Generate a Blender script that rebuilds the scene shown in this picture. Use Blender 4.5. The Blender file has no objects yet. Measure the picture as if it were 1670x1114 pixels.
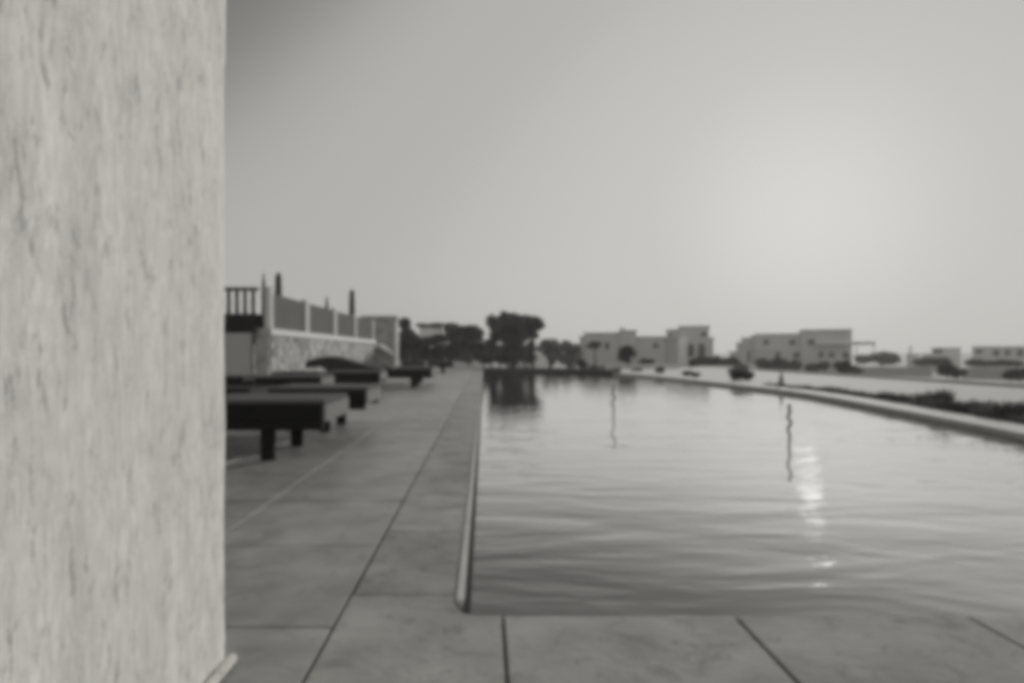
import bpy, bmesh, math, random
from mathutils import Vector, Matrix, noise
random.seed(7)
R = math.radians
sc = bpy.context.scene
C = sc.collection
F = 1113.0
HC = .8

# ------------------------------------------------------------------ camera
cam = bpy.data.cameras.new('camera'); co = bpy.data.objects.new('camera', cam); C.objects.link(co)
sc.camera = co
cam.lens = 24.0; cam.sensor_width = 36.0
cam.shift_x = 45/1670; cam.shift_y = 18/1670
co.location = (0, 0, HC); co.rotation_euler = (R(90), 0, 0)
cam.clip_start = .05; cam.clip_end = 6000
cam.dof.use_dof = True; cam.dof.focus_distance = .30; cam.dof.aperture_fstop = 15   # the photograph is softly out of focus all over
SUN_EL, SUN_AZ = 10.4, 25.5
BACK_FILL = .42

# ------------------------------------------------------------------ world
w = bpy.data.worlds.new('World'); sc.world = w; w.use_nodes = True
nt = w.node_tree; nt.nodes.clear(); N = nt.nodes.new; L = nt.links.new
s = N('ShaderNodeTexSky'); s.sky_type = 'NISHITA'; s.sun_disc = False
s.sun_elevation = R(SUN_EL); s.sun_rotation = R(SUN_AZ); s.dust_density = 3.0
bw = N('ShaderNodeRGBToBW'); L(s.outputs[0], bw.inputs[0])
m1 = N('ShaderNodeMath'); m1.operation = 'MULTIPLY'; m1.inputs[1].default_value = .05; L(bw.outputs[0], m1.inputs[0])
m2 = N('ShaderNodeMath'); m2.operation = 'ADD'; m2.inputs[1].default_value = .4; L(m1.outputs[0], m2.inputs[0])
m3 = N('ShaderNodeMath'); m3.operation = 'DIVIDE'; L(m1.outputs[0], m3.inputs[0]); L(m2.outputs[0], m3.inputs[1])
rp = N('ShaderNodeValToRGB'); L(m3.outputs[0], rp.inputs[0])
rp.color_ramp.interpolation = 'B_SPLINE'
pts = [(0, .12), (.16, .10), (.21, .115), (.265, .235), (.31, .385), (.37, .44), (.47, .445), (.56, .495), (.71, .55), (.85, .575), (.93, .595), (1, .60)]
el = rp.color_ramp.elements
while len(el) > 1: el.remove(el[-1])
for i, (p, v) in enumerate(pts):
    e = el[0] if i == 0 else el.new(p)
    e.position = p; e.color = (v*1.025, v, v*.955, 1)
mm = N('ShaderNodeVectorMath'); mm.operation = 'SCALE'; mm.inputs['Scale'].default_value = 10; 
# sky lobe added behind the camera to fill faces turned its way
geo = N('ShaderNodeTexCoord'); sep = N('ShaderNodeSeparateXYZ'); L(geo.outputs['Generated'], sep.inputs[0])
ng = N('ShaderNodeMath'); ng.operation = 'MULTIPLY'; ng.inputs[1].default_value = -BACK_FILL; ng.use_clamp = True; L(sep.outputs['Y'], ng.inputs[0])
ad = N('ShaderNodeVectorMath'); ad.operation = 'ADD'; L(rp.outputs[0], ad.inputs[0]); L(ng.outputs[0], ad.inputs[1]); 
sd_ = (math.sin(R(SUN_AZ))*math.cos(R(SUN_EL)), math.cos(R(SUN_AZ))*math.cos(R(SUN_EL)), math.sin(R(SUN_EL)))
dt = N('ShaderNodeVectorMath'); dt.operation = 'DOT_PRODUCT'; dt.inputs[1].default_value = sd_; L(geo.outputs['Generated'], dt.inputs[0])
aur = N('ShaderNodeMapRange'); aur.inputs[1].default_value = math.cos(R(13)); aur.inputs[2].default_value = 1.0; aur.inputs[3].default_value = 0; aur.inputs[4].default_value = 1
L(dt.outputs['Value'], aur.inputs[0])
pw_ = N('ShaderNodeMath'); pw_.operation = 'POWER'; pw_.inputs[1].default_value = 2.2; L(aur.outputs[0], pw_.inputs[0])
pm_ = N('ShaderNodeMath'); pm_.operation = 'MULTIPLY'; pm_.inputs[1].default_value = .10; L(pw_.outputs[0], pm_.inputs[0])
ad2 = N('ShaderNodeVectorMath'); ad2.operation = 'ADD'; L(ad.outputs[0], ad2.inputs[0]); L(pm_.outputs[0], ad2.inputs[1]); L(ad2.outputs[0], mm.inputs[0])
b = N('ShaderNodeBackground'); b.inputs[1].default_value = .1; L(mm.outputs[0], b.inputs[0])
ou = N('ShaderNodeOutputWorld'); L(b.outputs[0], ou.inputs[0])

# ------------------------------------------------------------------ sun
sun = bpy.data.lights.new('sun', 'SUN'); so = bpy.data.objects.new('sun', sun); C.objects.link(so)
sun.energy = 2.6; sun.angle = R(1.7); sun.color = (1, .985, .95); sun.cycles.use_multiple_importance_sampling = True
d = Vector((math.sin(R(SUN_AZ))*math.cos(R(SUN_EL)), math.cos(R(SUN_AZ))*math.cos(R(SUN_EL)), math.sin(R(SUN_EL))))
so.rotation_euler = d.to_track_quat('Z', 'Y').to_euler(); so.location = d*50

sc.view_settings.view_transform = 'Standard'; sc.view_settings.look = 'None'
sc.view_settings.exposure = 0; sc.view_settings.gamma = 1
sc.render.engine = 'CYCLES'
sc.cycles.pixel_filter_type = 'BLACKMAN_HARRIS'; sc.cycles.filter_width = 5.5
sc.cycles.sample_clamp_direct = .72; sc.cycles.sample_clamp_indirect = 1.0
sc.cycles.use_denoising = True
sc.cycles.caustics_reflective = False; sc.cycles.caustics_refractive = False

# ------------------------------------------------------------------ materials
def g(v): return (v*1.02, v, v*.96, 1)
def mat(name, v, rough=.8, var=.15, scale=4.0, bump=0.0, bscale=40.0, spec=.5, stretch=None, island=0.0, detail=6, metal=0.0, stain=0.0):
    m = bpy.data.materials.new(name); m.use_nodes = True
    t = m.node_tree; p = t.nodes['Principled BSDF']
    p.inputs['Roughness'].default_value = rough
    p.inputs['Specular IOR Level'].default_value = spec
    p.inputs['Metallic'].default_value = metal
    tc = t.nodes.new('ShaderNodeTexCoord'); mp = t.nodes.new('ShaderNodeMapping')
    t.links.new(tc.outputs['Object'], mp.inputs[0])
    if stretch: mp.inputs['Scale'].default_value = stretch
    no = t.nodes.new('ShaderNodeTexNoise'); no.inputs['Scale'].default_value = scale; no.inputs['Detail'].default_value = detail
    t.links.new(mp.outputs[0], no.inputs['Vector'])
    r = t.nodes.new('ShaderNodeMapRange'); r.inputs['From Min'].default_value = .3; r.inputs['From Max'].default_value = .7
    r.inputs['To Min'].default_value = 1-var; r.inputs['To Max'].default_value = 1+var
    t.links.new(no.outputs[0], r.inputs[0])
    val = r.outputs[0]
    if island:
        ge = t.nodes.new('ShaderNodeNewGeometry'); r2 = t.nodes.new('ShaderNodeMapRange')
        r2.inputs['To Min'].default_value = 1-island; r2.inputs['To Max'].default_value = 1+island
        t.links.new(ge.outputs['Random Per Island'], r2.inputs[0])
        mu = t.nodes.new('ShaderNodeMath'); mu.operation = 'MULTIPLY'
        t.links.new(val, mu.inputs[0]); t.links.new(r2.outputs[0], mu.inputs[1]); val = mu.outputs[0]
    if stain:
        for sc_, lo, hi in ((5.5, .34, .46), (1.1, .3, .55), (16, .32, .42)):
            ns = t.nodes.new('ShaderNodeTexNoise'); ns.inputs['Scale'].default_value = sc_; ns.inputs['Detail'].default_value = 9; ns.inputs['Roughness'].default_value = .62; ns.inputs['Distortion'].default_value = 1.2
            t.links.new(mp.outputs[0], ns.inputs['Vector'])
            r3 = t.nodes.new('ShaderNodeMapRange'); r3.inputs[1].default_value = lo; r3.inputs[2].default_value = hi; r3.inputs[3].default_value = 1-stain; r3.inputs[4].default_value = 1.04
            t.links.new(ns.outputs[0], r3.inputs[0])
            mu2 = t.nodes.new('ShaderNodeMath'); mu2.operation = 'MULTIPLY'; t.links.new(val, mu2.inputs[0]); t.links.new(r3.outputs[0], mu2.inputs[1]); val = mu2.outputs[0]
    vs = t.nodes.new('ShaderNodeVectorMath'); vs.operation = 'SCALE'; vs.inputs[0].default_value = g(v)[:3]
    t.links.new(val, vs.inputs['Scale']); t.links.new(vs.outputs[0], p.inputs['Base Color'])
    if bump:
        nb = t.nodes.new('ShaderNodeTexNoise'); nb.inputs['Scale'].default_value = bscale; nb.inputs['Detail'].default_value = 8
        t.links.new(mp.outputs[0], nb.inputs['Vector'])
        bu = t.nodes.new('ShaderNodeBump'); bu.inputs['Strength'].default_value = bump; bu.inputs['Distance'].default_value = .02
        t.links.new(nb.outputs[0], bu.inputs['Height']); t.links.new(bu.outputs[0], p.inputs['Normal'])
    return m

M = {}
M['slab'] = mat('stone_slab', .36, .40, .22, 4.5, .06, 30, .6, island=.09, stain=.26)
M['coping'] = mat('coping_stone', .385, .9, .18, 4.0, .14, 30, .15, island=.08, stain=.24)
M['joint'] = mat('dark_joint', .19, .9, .2, 10)
M['grout'] = mat('pale_grout', .40, .9, .2, 10)
M['rim_top'] = mat('pale_rim_stone', .72, .9, .06, 5, .1, spec=.1)
M['rim_front'] = mat('grey_rim_face', .75, .6, .12, 4)
M['dark_stone'] = mat('dark_parapet_stone', .05, .85, .25, 3)
M['lip'] = mat('pale_metal_lip', .62, .75, .08, 6, spec=.5)
M['basin'] = mat('basin_tile', .12, .4, .1, 2)
M['white_wall'] = mat('white_low_wall', .80, .7, .08, 2)
M['white_bright'] = mat('whitewashed_wall', .86, .8, .04, 1)
M['plain_wall'] = mat('grey_render', .42, .8, .06, 2)
M['stone_wall'] = mat('rubble_stone', .34, .85, .35, 3.0, .6, 9)
M['cap'] = mat('pale_wall_cap', .45, .7, .06, 3)
M['post'] = mat('pale_post', .60, .9, .05, 3, spec=.1)
M['panel'] = mat('grey_matte_panel', .19, .9, .06, 1, spec=0.0)
M['black_metal'] = mat('black_metal', .02, .8, .1, 5, spec=.15)
M['black_frame'] = mat('black_wood_frame', .012, .8, .2, 8, spec=.1)
M['cushion'] = mat('charcoal_cushion', .12, .95, .12, 6, .1, 60, spec=.1)
M['cushion_dark'] = mat('black_cushion', .035, .95, .12, 6, .1, 60, spec=.1)
M['end_board'] = mat('grey_end_board', .20, .85, .08, 6, spec=.1)
M['streak'] = mat('streak_stand_grey', .26, 1, .1, 5, spec=0.0)  # grey of the modelled reflection streaks, shared with the cone stand
M['leaf'] = mat('leaf_dark', .07, .8, .9, 1.1, island=.4, spec=.2, detail=2)
M['leaf_soft'] = mat('leaf_soft', .17, .8, .4, 2.0, island=.4)
M['leaf2'] = mat('leaf_mid', .19, .7, .35, 1.0, island=.35)
M['leaf3'] = mat('leaf_pale', .26, .8, .3, 1.0, island=.3)
M['bark'] = mat('bark', .05, .9, .3, 6)
M['house'] = mat('house_plaster', .60, .85, .07, .25)
M['house2'] = mat('house_plaster_pale', .72, .85, .06, .25)
M['house_dark'] = mat('house_plaster_grey', .45, .85, .08, .25)
M['window'] = mat('dark_pane', .06, .3, .1, 1)
M['frame'] = mat('window_frame', .4, .6, .05, 3)
M['roof'] = mat('roof_slab', .5, .85, .08, .5)
M['ground'] = mat('dry_ground', .30, .95, .18, .35, detail=8)
M['field_wall'] = mat('field_wall', .42, .9, .12, .6)
M['gravel'] = mat('pale_terrace', .70, .95, .06, 1.0, .05, 30, spec=.05)

# plaster of the near wall: vertical trowel streaks
def plaster():
    m = bpy.data.materials.new('streaked_plaster'); m.use_nodes = True
    t = m.node_tree; p = t.nodes['Principled BSDF']; p.inputs['Roughness'].default_value = .9; p.inputs['Specular IOR Level'].default_value = .2
    tc = t.nodes.new('ShaderNodeTexCoord')
    def noise_(sx, sz, det, rough=.6):
        mp = t.nodes.new('ShaderNodeMapping'); mp.inputs['Scale'].default_value = (sx, sx, sz)
        t.links.new(tc.outputs['Object'], mp.inputs[0])
        n = t.nodes.new('ShaderNodeTexNoise'); n.inputs['Scale'].default_value = 1; n.inputs['Detail'].default_value = det
        n.inputs['Roughness'].default_value = rough; n.inputs['Distortion'].default_value = .35
        t.links.new(mp.outputs[0], n.inputs['Vector']); return n.outputs[0]
    def mr(x, a, b_, c, d_):
        r = t.nodes.new('ShaderNodeMapRange'); r.inputs[1].default_value = a; r.inputs[2].default_value = b_; r.inputs[3].default_value = c; r.inputs[4].default_value = d_
        t.links.new(x, r.inputs[0]); return r.outputs[0]
    def ma(op, a, b_):
        n = t.nodes.new('ShaderNodeMath'); n.operation = op
        for i, x in enumerate((a, b_)):
            if isinstance(x, float): n.inputs[i].default_value = x
            else: t.links.new(x, n.inputs[i])
        return n.outputs[0]
    big = noise_(14, 2.2, 5); fine = noise_(60, 17, 8, .74); pit = noise_(46, 15, 8, .74)
    a = mr(big, .35, .65, .90, 1.06); bb = mr(fine, .38, .60, .84, 1.05); c = mr(pit, .37, .44, .62, 1.0)
    v = ma('MULTIPLY', ma('MULTIPLY', a, bb), c)
    vs = t.nodes.new('ShaderNodeVectorMath'); vs.operation = 'SCALE'; vs.inputs[0].default_value = g(.84)[:3]
    t.links.new(v, vs.inputs['Scale']); t.links.new(vs.outputs[0], p.inputs['Base Color'])
    h = ma('ADD', ma('MULTIPLY', bb, 1.0), c)
    bu = t.nodes.new('ShaderNodeBump'); bu.inputs['Strength'].default_value = .35; bu.inputs['Distance'].default_value = .012
    t.links.new(h, bu.inputs['Height']); t.links.new(bu.outputs[0], p.inputs['Normal'])
    return m
M['plaster'] = plaster()

def water_mat():
    m = bpy.data.materials.new('pool_water'); m.use_nodes = True
    t = m.node_tree; p = t.nodes['Principled BSDF']
    p.inputs['Base Color'].default_value = g(.15); p.inputs['Roughness'].default_value = .6; p.inputs['Specular IOR Level'].default_value = 0
    tc = t.nodes.new('ShaderNodeTexCoord')
    def nz(scale, st, rot, det):
        mp = t.nodes.new('ShaderNodeMapping'); mp.inputs['Scale'].default_value = st; mp.inputs['Rotation'].default_value = (0, 0, R(rot))
        t.links.new(tc.outputs['Object'], mp.inputs[0])
        n = t.nodes.new('ShaderNodeTexNoise'); n.inputs['Scale'].default_value = scale; n.inputs['Detail'].default_value = det; n.inputs['Distortion'].default_value = .6
        t.links.new(mp.outputs[0], n.inputs['Vector']); return n.outputs[0]
    a = nz(1.0, (.9, 2.6, 1), 52, 3); b_ = nz(1.0, (2.6, 6.0, 1), 30, 4)
    mu = t.nodes.new('ShaderNodeMath'); mu.operation = 'MULTIPLY_ADD'; mu.inputs[1].default_value = .22
    t.links.new(b_, mu.inputs[0]); t.links.new(a, mu.inputs[2])
    sx = t.nodes.new('ShaderNodeSeparateXYZ'); t.links.new(tc.outputs['Object'], sx.inputs[0])
    ca = t.nodes.new('ShaderNodeMapRange'); ca.inputs[1].default_value = 2; ca.inputs[2].default_value = 11; ca.inputs[3].default_value = 1.0; ca.inputs[4].default_value = .24
    t.links.new(sx.outputs['Y'], ca.inputs[0])   # the breeze ruffles the near end most
    bu = t.nodes.new('ShaderNodeBump'); t.links.new(ca.outputs[0], bu.inputs['Strength']); bu.inputs['Distance'].default_value = .021
    t.links.new(mu.outputs[0], bu.inputs['Height']); t.links.new(bu.outputs[0], p.inputs['Normal'])
    gl = t.nodes.new('ShaderNodeBsdfGlossy'); gl.inputs['Roughness'].default_value = 0.0; gl.inputs['Color'].default_value = (.98, .98, .98, 1); t.links.new(bu.outputs[0], gl.inputs['Normal'])
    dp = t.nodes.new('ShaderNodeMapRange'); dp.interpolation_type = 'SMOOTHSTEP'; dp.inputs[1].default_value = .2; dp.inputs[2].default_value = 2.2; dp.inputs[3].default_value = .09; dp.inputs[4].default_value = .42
    t.links.new(sx.outputs['X'], dp.inputs[0])   # sky reflection put into the body colour: paler towards the right
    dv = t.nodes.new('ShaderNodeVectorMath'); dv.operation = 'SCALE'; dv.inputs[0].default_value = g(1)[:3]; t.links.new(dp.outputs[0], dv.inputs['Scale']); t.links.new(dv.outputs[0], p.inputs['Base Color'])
    fr = t.nodes.new('ShaderNodeFresnel'); fr.inputs['IOR'].default_value = 1.33; t.links.new(bu.outputs[0], fr.inputs['Normal'])
    cr = t.nodes.new('ShaderNodeValToRGB'); t.links.new(fr.outputs[0], cr.inputs[0])
    e = cr.color_ramp.elements; e[0].position = 0; e[0].color = (.02, .02, .02, 1); e[1].position = 1; e[1].color = (1, 1, 1, 1)
    for p_, v_ in ((.14, .16), (.21, .36), (.36, .74), (.55, .94)):
        q = e.new(p_); q.color = (v_, v_, v_, 1)
    mx = t.nodes.new('ShaderNodeMixShader'); t.links.new(cr.outputs[0], mx.inputs[0]); t.links.new(p.outputs[0], mx.inputs[1]); t.links.new(gl.outputs[0], mx.inputs[2])
    t.links.new(mx.outputs[0], t.nodes['Material Output'].inputs['Surface'])
    return m
M['water'] = water_mat()

# ------------------------------------------------------------------ helpers
def link(o, parent=None):
    C.objects.link(o)
    if parent is not None: o.parent = parent
    return o
def build(name, bm, m, parent=None, smooth=False):
    me = bpy.data.meshes.new(name); bmesh.ops.recalc_face_normals(bm, faces=bm.faces[:]) ; bm.to_mesh(me); bm.free()
    for x in (m if isinstance(m, list) else [m]): me.materials.append(x)
    if smooth:
        for p in me.polygons: p.use_smooth = True
    return link(bpy.data.objects.new(name, me), parent)
def tag(o, label, cat, group=None):
    o['label'] = label; o['category'] = cat
    if group: o['group'] = group
    return o
def thing(name, label, cat, loc=(0, 0, 0), group=None, rz=0):
    o = bpy.data.objects.new(name, None); C.objects.link(o); o.location = loc; o.rotation_euler = (0, 0, rz)
    o.empty_display_size = .2
    return tag(o, label, cat, group)
def struct(o): o['kind'] = 'structure'; return o
def box(bm, x0, x1, y0, y1, z0, z1, bev=0.0, mi=0):
    t = bmesh.new()
    v = [t.verts.new(p) for p in ((x0,y0,z0),(x1,y0,z0),(x1,y1,z0),(x0,y1,z0),(x0,y0,z1),(x1,y0,z1),(x1,y1,z1),(x0,y1,z1))]
    for f in ((0,3,2,1),(4,5,6,7),(0,1,5,4),(1,2,6,5),(2,3,7,6),(3,0,4,7)): t.faces.new([v[i] for i in f])
    if bev: bmesh.ops.bevel(t, geom=t.edges[:], offset=bev, segments=2, affect='EDGES')
    for f in t.faces: f.material_index = mi
    me = bpy.data.meshes.new('tmp'); t.to_mesh(me); t.free(); bm.from_mesh(me); bpy.data.meshes.remove(me)
def bx(*a, **k):
    bm = bmesh.new(); box(bm, *a, **k); return bm
def prism(bm, poly, z0, z1):
    a = [bm.verts.new((x, y, z0)) for x, y in poly]; b_ = [bm.verts.new((x, y, z1)) for x, y in poly]
    n = len(poly); bm.faces.new(a[::-1]); bm.faces.new(b_)
    for i in range(n): bm.faces.new((a[i], a[(i+1) % n], b_[(i+1) % n], b_[i]))
def prism_xz(bm, poly, y0, y1):
    a = [bm.verts.new((x, y0, z)) for x, z in poly]; b_ = [bm.verts.new((x, y1, z)) for x, z in poly]
    n = len(poly); bm.faces.new(a); bm.faces.new(b_[::-1])
    for i in range(n): bm.faces.new((a[i], b_[i], b_[(i+1) % n], a[(i+1) % n]))
def tube(bm, pts, rads, n=8, caps=True):
    rings = []
    pts = [Vector(p) for p in pts]
    for i, p in enumerate(pts):
        d_ = (pts[min(i+1, len(pts)-1)] - pts[max(i-1, 0)]).normalized()
        u = d_.orthogonal().normalized() if abs(d_.z) < .99 else Vector((1, 0, 0))
        if abs(d_.z) < .99: u = d_.cross(Vector((0, 0, 1))).normalized()
        v = d_.cross(u).normalized()
        rings.append([bm.verts.new(p + (u*math.cos(2*math.pi*k/n) + v*math.sin(2*math.pi*k/n))*rads[i]) for k in range(n)])
    for a, b_ in zip(rings, rings[1:]):
        for k in range(n): bm.faces.new((a[k], a[(k+1) % n], b_[(k+1) % n], b_[k]))
    if caps: bm.faces.new(rings[0][::-1]); bm.faces.new(rings[-1])
def px(x, y, d_): return ((x-790)/F*d_, d_, HC+(575-y)/F*d_)
def zpx(y, d_): return HC+(575-y)/F*d_
def xpx(x, d_): return (x-790)/F*d_

# terrain height: level round the pool, falling away beyond it
def gz(x, y):
    r_ = max(0.0, math.hypot(max(0, x-13.2), max(0, y-34)*.55) if x > 0 else max(0, y-60)*.6)
    z = -.06 - 2.5*(1-math.exp(-r_/45.0))
    return z
# ------------------------------------------------------------------ ground
bm = bmesh.new()
xs = [-3000, -1500, -700, -300, -120, -60, -30, -14, -6, -2, 0, 2, 4, 6, 7, 8, 9, 11, 13, 16, 20, 25, 32, 40, 52, 66, 85, 110, 150, 220, 400, 800, 1500, 3000]
ys = [-300, -80, -20, -5, 0, 5, 10, 15, 20, 25, 30, 34, 38, 44, 52, 62, 75, 90, 110, 140, 180, 260, 400, 800, 1600, 3500]
gv = [[bm.verts.new((x, y, gz(x, y) - .02)) for x in xs] for y in ys]
def in_pool(x0, x1, y0, y1): return x1 <= 6.01 and x0 >= -.01 and y0 >= -.01 and y1 <= 25.01
for j in range(len(ys)-1):
    for i in range(len(xs)-1):
        bm.faces.new((gv[j][i], gv[j][i+1], gv[j+1][i+1], gv[j+1][i]))
# sink the cells beneath the pool
for j, y in enumerate(ys):
    for i, x in enumerate(xs):
        if 0 <= x <= 4 and 5 <= y <= 25: gv[j][i].co.z = -1.6
        elif -2 <= x <= 8 and 0 <= y <= 30: gv[j][i].co.z = -.14
struct(build('ground', bm, M['ground']))

# ------------------------------------------------------------------ paving (deck)
bm = bmesh.new()
box(bm, -14, -.44, -2.2, 60, -.12, -.012, mi=1)
J = .006
colx = [-.44]
for k in range(15): colx.append(-1.149 - .70*k)
y0s = 1.99 - .845*5
for c in range(len(colx)-1):
    xb, xa = colx[c], colx[c+1]
    y = y0s + (0 if c == 0 else (.0 if c % 2 == 0 else .0))
    while y < 59:
        box(bm, xa+J, xb-J, y+J, y+.845-J, -.05, 0 + random.uniform(-.0012, .0012), bev=.003 if y < 12 else 0)
        y += .845
# one joint line is filled with pale grout
box(bm, -1.149-J*.7, -1.149+J*.7, y0s, 40, -.02, -.0035, mi=2)
struct(build('deck', bm, [M['slab'], M['joint'], M['grout']]))

# ------------------------------------------------------------------ pool
def catmull(P, n=8):
    out = []
    for i in range(len(P)-1):
        p0 = P[max(i-1, 0)]; p1 = P[i]; p2 = P[i+1]; p3 = P[min(i+2, len(P)-1)]
        for k in range(n):
            t = k/n
            out.append(tuple(.5*((2*p1[a]) + (-p0[a]+p2[a])*t + (2*p0[a]-5*p1[a]+4*p2[a]-p3[a])*t*t + (-p0[a]+3*p1[a]-3*p2[a]+p3[a])*t**3) for a in range(2)))
    out.append(P[-1]); return out
edge = catmull([(3.5, 2.07), (4.2, 2.8), (4.65, 4.4), (4.97, 6.29), (5.1, 6.9), (5.5, 9.23), (5.85, 11.6), (6.0, 13.5), (5.93, 15.8), (5.64, 20), (5.04, 24.2), (4.2, 27), (2.8, 28.4), (1.2, 28.9), (-.05, 29.1)], 8)
def offset(P, d_):
    out = []
    for i, p in enumerate(P):
        a = P[max(i-1, 0)]; b_ = P[min(i+1, len(P)-1)]
        t = Vector((b_[0]-a[0], b_[1]-a[1])).normalized(); out.append((p[0]+t.y*d_, p[1]-t.x*d_))
    return out
WZ = -.025
pool = thing('swimming_pool', 'long pool of still water with a straight left edge and a curved raised rim', 'swimming pool', (0, 2.07, 0))
pool_off = Vector((0, -2.07, 0))
def pchild(name, bm, m, smooth=False):
    o = build(name, bm, m, pool, smooth); o.location = pool_off; return o
# basin walls and floor
bm = bmesh.new()
loop = [(-.06, 2.075)] + [(p[0]+.01, p[1]+.01) for p in edge]
top = [bm.verts.new((x, y, -.012)) for x, y in loop]; bot = [bm.verts.new((x, y, -1.4)) for x, y in loop]
for i in range(len(loop)): 
    j = (i+1) % len(loop); bm.faces.new((top[i], top[j], bot[j], bot[i]))
bm.faces.new(bot)
pchild('basin', bm, M['basin'])
# coping: left strip
bm = bmesh.new()
box(bm, -.44+.0, -.10, -1.4, 32, -.12, -.014, mi=1)
y = 2.254 - .80*5
ys_c = []
while y < 32: ys_c.append(y); y += .80
for y in ys_c:
    if y > 2.2: box(bm, -.44+J, -.092, y+J, y+.80-J, -.05, 0, bev=.003 if y < 12 else 0)
# front coping stones
box(bm, -.44, 8, .2, 2.068, -.5, -.014, mi=1)
prism(bm, [(-.44+J, 1.10), (.056-J, 1.10), (.056-J, 2.074), (-.03, 2.074), (-.07, 2.10), (-.092, 2.16), (-.092, 2.254-J), (-.44+J, 2.254-J)], -.05, 0)
for k in range(10):
    xa = .056+.704*k
    box(bm, xa+.004, xa+.704-.004, 1.10, 2.074, -.05, 0, bev=.004)
    box(bm, xa+J, xa+.704-J, .2, 1.10-2*J, -.05, 0, bev=.003)
box(bm, -.44+J, .056-J, .2, 1.10-2*J, -.05, 0, bev=.003)
pchild('coping', bm, [M['coping'], M['joint']])
# metal lip along the straight edge + solid dark strip beside it
bm = bmesh.new()
box(bm, -.090, -.066, 2.20, 29.05, -.045, .004)
pchild('edge_strip', bm, M['lip'])
bm = bmesh.new()
box(bm, -.064, -.044, 2.09, 29.05, -.2, -.020)
pchild('dark_strip', bm, M['black_metal'])
# raised rim: pale flat top, grey face
def ribbon(P, Q, z0a, z1a, bev=True, up=None):
    bm = bmesh.new(); n = len(P); rows = []
    for i in range(n):
        rows.append([bm.verts.new((P[i][0], P[i][1], z0a)), bm.verts.new((P[i][0], P[i][1], z1a)), bm.verts.new((Q[i][0], Q[i][1], z1a)), bm.verts.new((Q[i][0], Q[i][1], z0a))])
    for a, b_ in zip(rows, rows[1:]):
        for k in range(4): bm.faces.new((a[k], a[(k+1) % 4], b_[(k+1) % 4], b_[k]))
    bm.faces.new(rows[0]); bm.faces.new(rows[-1][::-1])
    return bm
cut = next(i for i, p in enumerate(edge) if p[1] > 25.2)
near_edge, far_edge = edge[:cut+1], edge[cut:]
pchild('rim_wall', ribbon(offset(near_edge, .02), offset(near_edge, .43), -.3, .028), M['rim_front'])
pchild('rim', ribbon(near_edge, offset(near_edge, .46), .030, .052), M['rim_top'])
# water
bm = bmesh.new()
wl = [(-.045, 2.074)] + [(p[0]+.03, p[1]+.02) for p in edge[:-1]] + [(-.045, 29.15)]
bm.faces.new([bm.verts.new((x, y, WZ)) for x, y in wl])
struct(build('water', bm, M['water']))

# dark wavy tubes shaped as reflection streaks of posts that are not built
for (x0, ya, yb, rr, lab) in ((.189, 5.9, 17.5, .022, 'thin faint dark reflection streak modelled on the water in the middle of the pool'), (.4465, 4.4, 10.6, .024, 'dark wavy reflection streak modelled on the water left of the bright sun patch')):
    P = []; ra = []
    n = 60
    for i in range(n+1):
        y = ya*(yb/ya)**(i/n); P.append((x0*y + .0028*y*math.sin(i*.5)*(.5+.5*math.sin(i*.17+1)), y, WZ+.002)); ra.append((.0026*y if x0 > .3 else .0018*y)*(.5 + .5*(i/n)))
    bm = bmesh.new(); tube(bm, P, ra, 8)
    tag(build('reflection_streak', bm, M['streak'], smooth=True), lab, 'streak', 'modelled dark reflection streaks on the pool')

# ------------------------------------------------------------------ near plastered wall
bm = bmesh.new()
ny, nz_ = 70, 90
Y0, Y1, Z0, Z1, XF = -1.2, 1.765, 0.0, 2.9, -.664
prof = []   # (x, y) outline of the wall in plan with a rounded far corner
r0 = .03
prof = [(XF, Y0)] + [(XF, Y0 + (Y1-r0-Y0)*i/ny) for i in range(1, ny+1)] + [(XF - r0 + r0*math.cos(a), Y1 - r0 + r0*math.sin(a)) for a in [math.pi/2*k/5 for k in range(1, 6)]] + [(XF-.35, Y1), (XF-.35, Y0)]
rows = []
for k in range(nz_+1):
    z = Z0+(Z1-Z0)*k/nz_
    row = []
    for i, (x, y) in enumerate(prof):
        dx = 0
        if i <= ny+6: dx = .006*(noise.noise(Vector((y*9, z*3, 1.3))) + .5*noise.noise(Vector((y*30, z*9, 4.1))))
        dy = .004*noise.noise(Vector((2, z*8, 7))) if ny-1 <= i <= ny+6 else 0
        row.append(bm.verts.new((x+dx, y+dy, z)))
    rows.append(row)
n = len(prof)
for a, b_ in zip(rows, rows[1:]):
    for i in range(n): bm.faces.new((a[i], a[(i+1) % n], b_[(i+1) % n], b_[i]))
bm.faces.new(rows[0][::-1]); bm.faces.new(rows[-1])
wall = thing('plaster_wall', 'rough pale plastered wall with vertical streaks close at the left', 'wall', (XF-.17, .3, 0))
o = build('wall_face', bm, M['plaster'], wall, True); o.location = (-XF+.17, -.3, 0)
bm = bmesh.new(); box(bm, XF+.004, XF+.026, Y0, Y1+.004, .002, .022, bev=.004)
o = build('skirting', bm, M['plaster'], wall); o.location = (-XF+.17, -.3, 0)
bm = bmesh.new(); box(bm, XF-.01, XF+.006, .55, 1.04, 1.335, 1.60, bev=.003)
o = build('cover_plate', bm, M['house'], wall); o.location = (-XF+.17, -.3, 0)

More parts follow.
